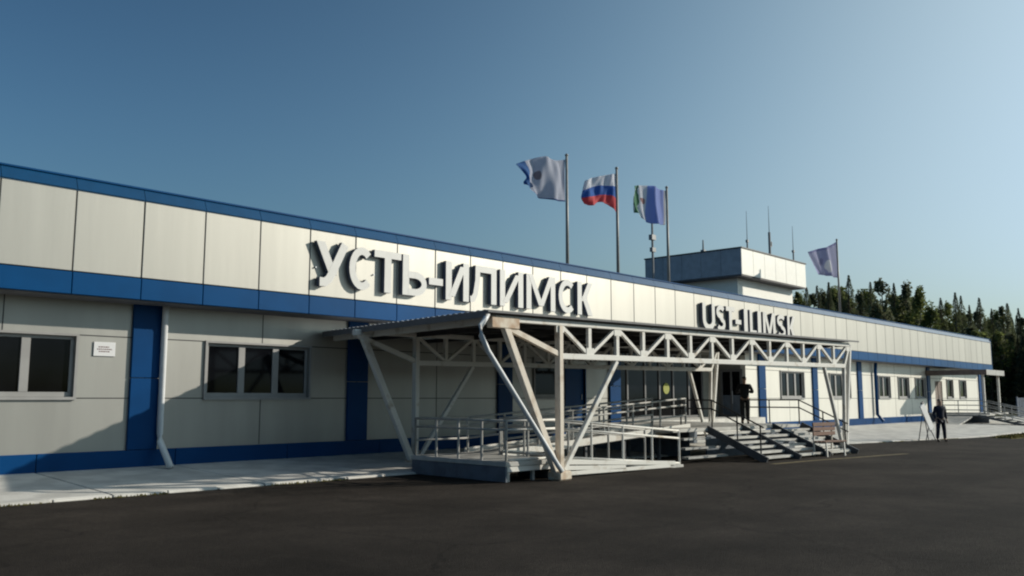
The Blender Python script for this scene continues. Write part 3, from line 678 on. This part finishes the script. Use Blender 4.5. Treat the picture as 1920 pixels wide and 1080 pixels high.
# ------------------------------------------------------------------ access ramp
def frame_empty(name, label, cat): return empty(name, (CA[0], CA[1], 0), CR, label, cat)
RP = frame_empty('access_ramp', 'folding access ramp with pale railings rising to the entrance', 'ramp')
def ramp_deck(nm, u0, u1, v0, v1, z0, z1, th=.10, m=M['tile']):
    vs = [(u0,v0,z0-th),(u1,v0,z1-th),(u1,v1,z1-th),(u0,v1,z0-th),(u0,v0,z0),(u1,v0,z1),(u1,v1,z1),(u0,v1,z0)]
    return MB().add(vs, [(0,3,2,1),(4,5,6,7),(0,1,5,4),(1,2,6,5),(2,3,7,6),(3,0,4,7)]).build(nm, m, RP, bevel=.008)
def rails(par, pts, h, levels, r, m, step=1.15, nm='handrail', posts=True, pr=.028):
    for (a, b) in zip(pts, pts[1:]):
        a = Vector(a); b = Vector(b); L_ = (b-a).length
        t = MB()
        for lv in levels: t.tube([a+Vector((0,0,lv)), b+Vector((0,0,lv))], r, 8)
        t.build(nm, m, par, smooth=True)
        if posts:
            k = max(1, round(L_/step))
            for i in range(k+1):
                q = a.lerp(b, i/k) if i or a == Vector(pts[0]) else None
                if q is None: continue
                MB().tube([q-Vector((0,0,.08)), q+Vector((0,0,h))], pr, 8).build('rail_post', m, par)
# landing
ramp_deck('landing', -1.35, .3, .28, 3.5, .43, .43)
MB().box(-1.33,-1.29,.3,3.48,.01,.325).build('side_panel', M['side'], RP)  # left side turned from the sun, its shade painted as a dark tone
for u_ in (-1.25,-.5,.2):
    MB().box(u_,u_+.07,.34,.41,.01,.325).build('support_leg', M['rail'], RP)
MB().box(-1.28,.28,.30,.33,.22,.325).build('edge_board', M['paint'], RP)
# lower flight
ramp_deck('ramp_flight', .302, 5.0, .28, 1.5, .43, .06)
MB().beam((.3,.262,.345),(4.6,.262,.12),.03,.10).beam((.3,.262,.22),(2.6,.262,.12),.03,.10).beam((.3,.262,.09),(4.4,.262,.06),.03,.09).build('edge_board', M['paint'], RP, bevel=.008)
MB().box(.1,4.6,.34,.40,.01,.03).box(.1,.2,.36,1.4,.01,.30).box(2,2.1,.36,1.4,.01,.21).box(4,4.1,.36,1.4,.01,.10).build('support_frame', M['steeldk'], RP)
# upper flight
ramp_deck('ramp_flight', .302, 8.0, 2.15, 3.45, .43, .90)
MB().beam((.31,2.12,.45),(8.0,2.12,.92),.03,.18).beam((.31,3.48,.45),(8.0,3.48,.92),.03,.18).build('edge_board', M['paint'], RP)
for u in (1.8,3.4,5.0,6.6):
    for v_ in (2.2, 3.3): MB().box(u-.04,u+.04,v_,v_+.08,.01,.33+.058*u).build('support_leg', M['steeldk'], RP)
H2 = (.85, .66); 
rails(RP, [(-1.28,3.42,.43),(-1.28,.34,.43)], .87, H2, .024, M['rail'], .75)
rails(RP, [(.3,.34,.43),(.3,2.2,.43)], .87, (.85,.66,.06), .024, M['rail'], .9)
for u_ in (.9,1.7,2.5,3.3,4.1): MB().box(u_,u_+.06,.33,.39,.01,.34-.075*u_).box(u_,u_+.06,1.40,1.46,.01,.34-.075*u_).build('support_leg', M['rail'], RP)
rails(RP, [(-1.28,.34,.43),(.3,.34,.43),(4.9,.34,.07)], .87, (.85,.66,.03), .026, M['paint'], 1.15)
rails(RP, [(.35,1.44,.43),(4.9,1.44,.07)], .87, H2, .024, M['rail'], 1.5)
rails(RP, [(.35,2.2,.43),(7.9,2.2,.90)], .87, (.85,.66,.35), .026, M['rail'], 1.25)
rails(RP, [(-1.28,3.42,.43),(.35,3.42,.43),(7.9,3.42,.90)], .87, (.85,.66,.35), .026, M['rail'], 1.25)

# ------------------------------------------------------------------ entrance steps and landing
ST = frame_empty('entrance_steps', 'wide open-riser entrance steps with dark stringers and landing', 'steps')
U0, U1 = 7.95, 13.55; ZL = .90
MB().box(8.02,13.4,1.45,7.0,ZL-.10,ZL).build('landing', M['tile'], ST, bevel=.01)
for z_, v_, a_ in ((.12,.75,5.9),(.34,1.05,6.2),(.58,1.3,6.5)): MB().box(a_,7.85,v_,v_+.22,z_,z_+.06).build('side_step', M['rail'], ST, bevel=.006)
MB().box(6.2,8.0,1.45,2.08,ZL-.10,ZL).build('landing', M['tile'], ST, bevel=.01)
MB().box(8.02,8.08,2.2,6.5,.02,.79).box(8.1,13.35,5.5,5.56,.02,.79).box(8.1,13.3,1.62,1.66,.02,.7).build('support_wall', M['side'], ST)
NT = 6; run = 1.62/NT; rise = ZL/(NT+1)
for k in range(NT):
    z = rise*(k+1); v = -.22 + run*k
    for (a, b) in ((U0+.06, U0+1.82), (U0+1.90, U0+3.66), (U0+3.74, U1-.06)):
        MB().box(a, b, v, v+run*.86, z-.07, z).build('tread', M['tile'], ST, bevel=.006)
for u in (U0, U0+1.86, U0+3.70, U1):
    MB().beam((u,-.42,.03),(u,1.5,ZL-.03),.06,.20).build('stringer', M['steeldk'], ST)
def strail(u, m):
    a = Vector((u,-.25,.14)); b = Vector((u,1.42,ZL)); c = Vector((u,3.6,ZL))
    t = MB()
    for lv in (.80,.55): t.tube([a+Vector((0,0,lv)), b+Vector((0,0,lv)), c+Vector((0,0,lv))], .022, 8)
    t.build('handrail', m, ST)
    for q in (a.lerp(b,.06), a.lerp(b,.5), b, b.lerp(c,.5), c): MB().tube([q, q+Vector((0,0,.80))], .022, 8).build('rail_post', m, ST)
strail(13.3, M['railblk']); strail(8.1, M['railblk'])

# ------------------------------------------------------------------ bench
BN = empty('bench', (26.85,11.45,0), R(-8), 'brown slatted bench in front of the entrance steps', 'bench')
for z in (.62,.76,.90): MB().box(-.62,.62,-.02,.02,z,z+.115).build('back_slat', M['wood'], BN, bevel=.006)
for y in (-.40,-.26,-.12): MB().box(-.62,.62,y,y+.11,.43,.465).build('seat_slat', M['wood'], BN, bevel=.006)
for x in (-.5,.5):
    MB().beam((x,.06,0),(x,.035,1.0),.05,.04).beam((x,-.38,0),(x,-.36,.425),.05,.04).beam((x,-.38,.41),(x,.04,.41),.05,.035).build('leg', M['paint'], BN)
MB().beam((-.5,-.30,.2),(.5,-.30,.2),.03,.04).build('stretcher', M['paint'], BN)

# ------------------------------------------------------------------ side porch at the far end
PO = empty('side_porch', (66.5,17,0), 0, 'small porch with flat roof and steps at the far end', 'porch')
def pb(*a, m='paint', nm='post', bev=0): return MB().box(a[0]-66.5,a[1]-66.5,a[2]-17,a[3]-17,a[4],a[5]).build(nm, M[m], PO, bevel=bev)
pb(63.3,67.4,16.0,19.68,3.52,3.62,m='dksheet',nm='roof')
pb(63.2,67.5,15.93,16.0,3.28,3.62,m='rail',nm='roof_fascia'); pb(63.13,63.2,15.93,19.68,3.28,3.62,m='brown',nm='roof_fascia')
pb(63.5,63.64,16.2,16.34,.8,3.52); pb(67.1,67.24,16.2,16.34,.8,3.52)
pb(63.2,67.8,15.9,19.62,.70,.80,m='tile',nm='deck'); pb(63.3,63.38,16.0,19.6,.05,.70,m='side',nm='deck_skirt')
# steps towards the forecourt and a ramp along the wall
for k in range(6): 
    MB().box(61.3-66.5,63.1-66.5,15.6-17-k*.42,15.95-17-k*.42,.66-k*.12,.71-k*.12).build('tread', M['tile'], PO)
MB().beam((61.25-66.5,16.1-17,.66),(61.25-66.5,13.1-17,.02),.06,.14).beam((63.12-66.5,16.1-17,.66),(63.12-66.5,13.1-17,.02),.06,.14).build('stringer', M['steeldk'], PO)
pb(61.3,63.18,16.0,18.6,.66,.72,m='tile',nm='deck')
rails(PO, [(61.35-66.5,18.5-17,.72),(61.35-66.5,16.0-17,.72),(61.35-66.5,13.2-17,.05)], .9, (.9,.6,.3), .03, M['rail'], 1.3)
rails(PO, [(63.1-66.5,16.0-17,.72),(63.1-66.5,13.2-17,.05)], .9, (.9,.6,.3), .03, M['rail'], 1.3)
vs = [(57.6-66.5,16.4-17,.06),(61.2-66.5,16.4-17,.64),(61.2-66.5,17.9-17,.64),(57.6-66.5,17.9-17,.16)]
MB().add(vs+[(a,b,c-.08) for a,b,c in vs], [(0,1,2,3),(4,7,6,5),(0,4,5,1),(1,5,6,2),(2,6,7,3),(3,7,4,0)]).build('side_ramp', M['tile'], PO)

# white leaning display board
BD = empty('display_board', (39.0,12.2,0), R(-10), 'bright white slanted board on thin legs beside the standing man', 'board')
MB().beam((-.40,0,1.50),(.34,0,.48),.36,.05,up=(0,-1,0)).build('panel', M['board'], BD, bevel=.01)
MB().tube([(-.2,.05,1.3),(-.3,.25,0)], .018).tube([(.2,.05,.6),(.3,.25,0)], .018).tube([(-.2,.05,1.3),(-.35,-.2,0)], .018).tube([(.2,.05,.6),(.25,-.2,0)], .018).build('stand', M['steeldk'], BD)
MB().tube([(-.40,0,1.53),(-.26,0,1.58)], .05).build('clip', M['steeldk'], BD)

# far fence and leaning pole
FN = empty('metal_fence', (84,19,0), R(-18), 'blue grey metal fence behind the far porch steps', 'fence')
for i in range(8):
    MB().box(i*2.2-.05,i*2.2+.05,-.05,.05,0,1.9).build('fence_post', M['fenceblue'], FN)
    if i < 7:
        p_ = MB()
        for j in range(9): p_.box(i*2.2+.12+j*.225, i*2.2+.27+j*.225, -.02, .02, .12, 1.8)
        p_.box(i*2.2+.05,(i+1)*2.2-.05,.021,.05,.4,.48).box(i*2.2+.05,(i+1)*2.2-.05,.021,.05,1.4,1.48)
        p_.build('fence_panel', M['fenceblue'], FN)
UP = empty('utility_pole', (101,16.2,0), 0, 'thin weathered pole leaning over by the forest edge', 'pole')
MB().tube([(2.2,-1.6,0),(-3.2,4.4,9.0)], [.15,.11], 8).build('pole_shaft', M['pole'], UP)
MB().tube([(-3.2,4.4,9.0),(-3.24,4.45,9.09)], [.12,.05], 8).build('pole_cap', M['ant'], UP)

# ------------------------------------------------------------------ people
def skin_obj(name, pts, edges, radii, m, parent, sub=1, root=0):
    me = bpy.data.meshes.new(name); me.from_pydata(pts, edges, [])
    o = bpy.data.objects.new(name, me); COL.objects.link(o)
    sk = o.modifiers.new('skin', 'SKIN'); sk.use_smooth_shade = True
    if not me.skin_vertices: 
        bm = bmesh.new(); bm.from_mesh(me); bm.verts.layers.skin.verify(); bm.to_mesh(me); bm.free()
    for i, r_ in enumerate(radii):
        d_ = me.skin_vertices[0].data[i]; d_.radius = (r_ if isinstance(r_, tuple) else (r_, r_)); d_.use_root = (i == root)
    if sub: s_ = o.modifiers.new('sub', 'SUBSURF'); s_.levels = sub; s_.render_levels = sub
    bpy.context.view_layer.update()
    dg = bpy.context.evaluated_depsgraph_get()
    me2 = bpy.data.meshes.new_from_object(o.evaluated_get(dg)); bpy.data.objects.remove(o)
    for p in me2.polygons: p.use_smooth = True
    me2.materials.clear(); me2.materials.append(m)
    o2 = bpy.data.objects.new(name, me2); COL.objects.link(o2); o2.parent = parent
    return o2
def person(name, loc, rz, H, jacket, trousers, label, arms, stance=.11, cap=False):
    o = empty(name, loc, rz, label, 'person'); s = H/1.75     # faces -Y in local space
    def V_(x, y, z): return (x*s, y*s, z*s)
    pts = []; ed = []; ra = []
    def add(p, r, par=None):
        pts.append(V_(*p)); ra.append(r*s if not isinstance(r, tuple) else (r[0]*s, r[1]*s)); i = len(pts)-1
        if par is not None: ed.append((par, i))
        return i
    pel = add((0,0,.96), (.15,.11)); ab = add((0,-.01,1.10), (.13,.10), pel); ch = add((0,0,1.30), (.16,.11), ab)
    nk = add((0,.01,1.47), .055, ch); hd0 = add((0,-.005,1.55), (.068,.078), nk); hd1 = add((0,-.005,1.64), (.078,.092), hd0); hd2 = add((0,.0,1.71), (.06,.07), hd1)
    nose = add((0,-.105,1.615), .012, hd0)
    for sx in (-1, 1): add((sx*.082,.0,1.62), .015, hd1)
    tips = []
    for sx, (el, wr) in zip((-1, 1), arms):
        sh = add((sx*.17,0,1.40), .058, ch); e = add(el, .042, sh); w_ = add(wr, .028, e)
        d = (Vector(wr)-Vector(el)).normalized(); side = d.cross(Vector((0,1,0))).normalized() if abs(d.y) < .9 else Vector((1,0,0))
        pm = Vector(wr) + d*.06; pmi = add(tuple(pm), (.036,.022), w_)
        for k, (off, ln_) in enumerate(((-.03,.07),(-.01,.08),(.01,.075),(.03,.06))):
            k1 = pm + side*off + d*.045; k2 = k1 + d*ln_*.55 + Vector((0,-.012,0))
            a_ = add(tuple(k1), .0095, pmi); add(tuple(k2), .008, a_)
        th = Vector(wr) + d*.02 + side*-.035*sx; a_ = add(tuple(th), .011, w_); add(tuple(th + d*.045 + side*-.015*sx), .009, a_)
        tips.append((sh, e, w_))
    for sx in (-1, 1):
        hp = add((sx*.09,0,.90), .085, pel); kn = add((sx*(.09+stance*.3),-.015,.50), .056, hp); an = add((sx*(.08+stance*.55),.02,.09), .038, kn)
        add((sx*(.085+stance*.6),-.12,.035), (.038,.028), an)
    skin_obj('body', pts, ed, ra, M['skin'], o)
    # jacket
    jp = [V_(0,0,.88), V_(0,-.005,1.05), V_(0,-.005,1.22), V_(0,0,1.37), V_(0,.01,1.46)]
    jr = [(.185*s,.135*s),(.165*s,.13*s),(.18*s,.135*s),(.165*s,.12*s),(.075*s,.075*s)]; je = [(0,1),(1,2),(2,3),(3,4)]
    for sx, (el, wr) in zip((-1, 1), arms):
        b = len(jp); jp += [V_(sx*.19,0,1.39), V_(*el), V_(*[a*.12+b_*.88 for a, b_ in zip(el, wr)])]; jr += [.078*s, .062*s, .046*s]; je += [(3,b),(b,b+1),(b+1,b+2)]
    skin_obj('jacket', jp, je, jr, jacket, o)
    tp = [V_(0,0,.97)]; tr_ = [(.165*s,.125*s)]; te = []
    for sx in (-1, 1):
        b = len(tp); tp += [V_(sx*.095,0,.86), V_(sx*(.09+stance*.3),-.015,.50), V_(sx*(.08+stance*.55),.015,.10)]; tr_ += [.105*s,.082*s,.066*s]; te += [(0,b),(b,b+1),(b+1,b+2)]
    skin_obj('trousers', tp, te, tr_, trousers, o)
    for sx in (-1, 1):
        fx = sx*(.085+stance*.57)
        skin_obj('shoe', [V_(fx,.05,.045), V_(fx,-.04,.05), V_(fx*1.06,-.16,.035)], [(0,1),(1,2)], [.05*s,(.05*s,.045*s),(.045*s,.03*s)], M['shoe'], o)
    skin_obj('cap' if cap else 'hair', [V_(0,.02,1.62), V_(0,.015,1.70), V_(0,-.0,1.735)], [(0,1),(1,2)], [(.088*s,.085*s),(.09*s,.095*s),(.05*s,.055*s)], M['hair'], o)
    if cap: MB().box(-.07*s,.07*s,-.17*s,-.06*s,1.675*s,1.69*s).build('cap_peak', M['hair'], o)
    return o
person('person', (27.35,14.35,.90), R(120), 1.60, M['black'], M['black'], 'person in black standing on the entrance landing, elbows out',
       [((-.30,.03,1.14),(-.10,-.24,1.20)), ((.30,.03,1.14),(.10,-.24,1.22))], stance=.02, cap=True)
person('person', (38.72,11.6,0), R(-40), 1.74, M['navy'], M['navy'], 'man in dark navy clothes standing with legs apart on the asphalt',
       [((-.26,.04,1.12),(-.24,-.06,.88)), ((.26,.04,1.12),(.24,-.06,.88))], stance=.16)

# ------------------------------------------------------------------ forest
def crown_spruce(seed, h=15, r=2.0, n=2600):
    q = random.Random(seed); mb = MB(); tiers = 26
    for i in range(n):
        t = q.random()**.8; z = h*(.06+.94*t); rr = r*(1-t)**.9+.02
        tier = math.sin(t*tiers*2.2+seed)*.16
        a = q.uniform(0, 6.283); bulge = 1+.32*noise.noise(Vector((math.cos(a)*1.3, math.sin(a)*1.3, z*.55+seed*9)))
        d = rr*(.35+.65*q.random()**.5)*(bulge+tier)
        c = Vector((d*math.cos(a), d*math.sin(a), z-.18*d))
        out = Vector((math.cos(a), math.sin(a), -.45)).normalized(); sd = Vector((-math.sin(a), math.cos(a), q.uniform(-.3,.3)))
        L_ = q.uniform(.22,.50)*(1-.68*t); w_ = L_*.45
        mb.add([c-out*L_*.4-sd*w_*.3, c+sd*w_*.8, c+out*L_, c-sd*w_*.8+Vector((0,0,.05))], [(0,1,2,3)])
    return mb
def crown_round(seed, h=13, r=2.4, n=2600, zlo=.3, lf=.26, taper=1.0):
    q = random.Random(seed); mb = MB(); cl = []
    for k in range(24):
        t = q.random(); z = h*(zlo+(1-zlo)*t); rr = r*math.sin(math.pi*min(1,(t*.82+.14)))**.8*taper
        a = q.uniform(0,6.283); d = rr*q.uniform(.25,.85)
        cl.append((Vector((d*math.cos(a), d*math.sin(a), z)), q.uniform(.45,.95)*r*.42))
    cl.append((Vector((0,0,h*.97)), r*.26))
    for i in range(n):
        c0, cr = q.choice(cl); v = Vector((q.gauss(0,1), q.gauss(0,1), q.gauss(0,1))).normalized()*cr*(q.random()**.4)
        v.x *= .8; v.y *= .8; v.z *= 1.9; c = c0+v
        a = Vector((q.gauss(0,1), q.gauss(0,1), q.gauss(0,.6))).normalized(); b = a.cross(Vector((q.gauss(0,1),q.gauss(0,1),q.gauss(0,1)))).normalized()
        s_ = q.uniform(.6,1.3)*lf
        mb.add([c-a*s_, c-b*s_*.6, c+a*s_, c+b*s_*.6], [(0,1,2,3)])
    return mb
def trunk(h, r, limbs, seed, m, parent):
    q = random.Random(seed); mb = MB()
    mb.tube([(0,0,-.1),(q.uniform(-.1,.1),q.uniform(-.1,.1),h*.35),(q.uniform(-.2,.2),q.uniform(-.2,.2),h*.7),(0,0,h*.98)], [r,r*.75,r*.45,.03], 8)
    for k in range(limbs):
        z = h*q.uniform(.3,.85); a = q.uniform(0,6.283); L_ = q.uniform(.8,1.6)
        mb.tube([(0,0,z),(L_*.5*math.cos(a),L_*.5*math.sin(a),z+.25*L_),(L_*math.cos(a),L_*math.sin(a),z+.6*L_)], [r*.3,r*.2,.02], 5)
    return mb.build('trunk', m, parent)
GRP = {'spruce': 'dark spruces of the forest behind the terminal', 'pine': 'pines of the forest behind the terminal', 'birch': 'light green birches of the forest behind the terminal'}
LAB = {'spruce': 'dark pointed spruce in the deeper rows of the forest', 'pine': 'loose grey green pine in the deeper rows of the forest', 'birch': 'yellow green sunlit birch in the deeper rows of the forest'}
protos = {}
for kind, nvar in (('spruce',4), ('pine',3), ('birch',3)):
    protos[kind] = []
    for i in range(nvar):
        t = empty(kind+'_tree', (0,0,0), 0, LAB[kind], 'tree', GRP[kind])
        if kind == 'spruce': mbc = crown_spruce(11+i, 15, 1.7+.25*i); hh = 15
        elif kind == 'pine': mbc = crown_round(31+i, 15, 1.9, 2400, .40, .20, .85); hh = 15
        else: mbc = crown_round(51+i, 15, 2.5, 3000, .22, .21); hh = 15
        mbc.build('crown', M[kind], t)
        trunk(hh, .2 if kind != 'birch' else .15, 6, 70+i, M['birchbark'] if kind == 'birch' else M['bark'], t)
        protos[kind].append([t, False])
cy_, sy_ = math.cos(R(42.3912)), math.sin(R(42.3912)); F_ = 1650.0; tp_ = 207/1650.0
ORD = ['first','second','third','fourth','fifth','sixth','seventh','eighth','ninth','tenth','eleventh','twelfth','thirteenth','fourteenth','fifteenth','sixteenth','seventeenth','eighteenth','nineteenth','twentieth','twenty-first','twenty-second','twenty-third','twenty-fourth','twenty-fifth','twenty-sixth','twenty-seventh']
DSC = {'spruce': 'dark pointed spruce', 'pine': 'loose grey green pine', 'birch': 'yellow green rounded birch'}
def tree_at(px, topy, dist, kind, wid=1.0, lab=None):
    # bearing from the photograph, real distance and real height from there
    a = (px-960)/F_*1.0; cp = math.cos(math.atan(tp_))
    dx = cy_*cp + a*sy_ - 0; dy = sy_*cp - a*cy_
    kx = dist; X_, Y_ = dx*kx, dy*kx
    h = 1.75 + (747-topy)/F_*dist*1.01
    pr = rnd.choice(protos[kind])
    if not pr[1]: o = pr[0]; pr[1] = True
    else: o = copy_tree(pr[0])
    s_ = h/15.0; o.location = (X_, Y_, -.02); o.rotation_euler = (0, 0, rnd.uniform(0, 6.28)); o.scale = (s_*wid, s_*wid, s_)
    o['label'] = lab or LAB[kind]
    return o
front = [(1512,544,'spruce'),(1532,540,'spruce'),(1554,532,'spruce'),(1575,545,'spruce'),(1592,520,'spruce'),(1612,560,'pine'),(1632,533,'spruce'),(1652,528,'pine'),(1676,536,'spruce'),(1700,545,'pine'),(1722,556,'birch'),(1690,572,'birch'),(1742,590,'birch'),(1762,562,'spruce'),(1775,578,'birch'),(1790,552,'spruce'),(1800,556,'spruce'),(1815,575,'spruce'),(1834,560,'spruce'),(1856,580,'spruce'),(1876,582,'pine'),(1886,574,'spruce'),(1906,582,'spruce'),(1925,568,'spruce'),(1950,570,'pine'),(1975,560,'spruce'),(2000,575,'spruce')]
for i_, (px, ty_, kd) in enumerate(sorted(front)): tree_at(px, ty_+rnd.uniform(-2,2), rnd.uniform(124,138), kd, rnd.uniform(.9,1.15), DSC[kd]+', the '+ORD[i_]+' treetop right of the tower block')
for i in range(62):   # trees behind and between
    px = 1470 + i*9.0; base = 556 if px < 1720 else 590
    tree_at(px, base+rnd.uniform(-4,22), rnd.uniform(142,165), rnd.choice(['spruce','pine','spruce','birch','spruce']), rnd.uniform(1.0,1.3))
for i in range(26):   # lower trees nearer, right of the building
    px = 1780 + i*11.0; tree_at(px, 628+rnd.uniform(-14,16)-max(0,(px-1900))*.1, rnd.uniform(108,118), rnd.choice(['pine','birch','spruce']), rnd.uniform(1.6,2.0))
for i in range(18):   # hidden by the terminal from the photograph's place, seen from beside it
    px = 1200 + i*15; tree_at(px, 575+rnd.uniform(-8,14), rnd.uniform(140,160), rnd.choice(['spruce','pine']), 1.2)
for kd in protos:
    for pr in protos[kd]:
        if not pr[1]:
            for c_ in list(pr[0].children): bpy.data.objects.remove(c_)
            bpy.data.objects.remove(pr[0])
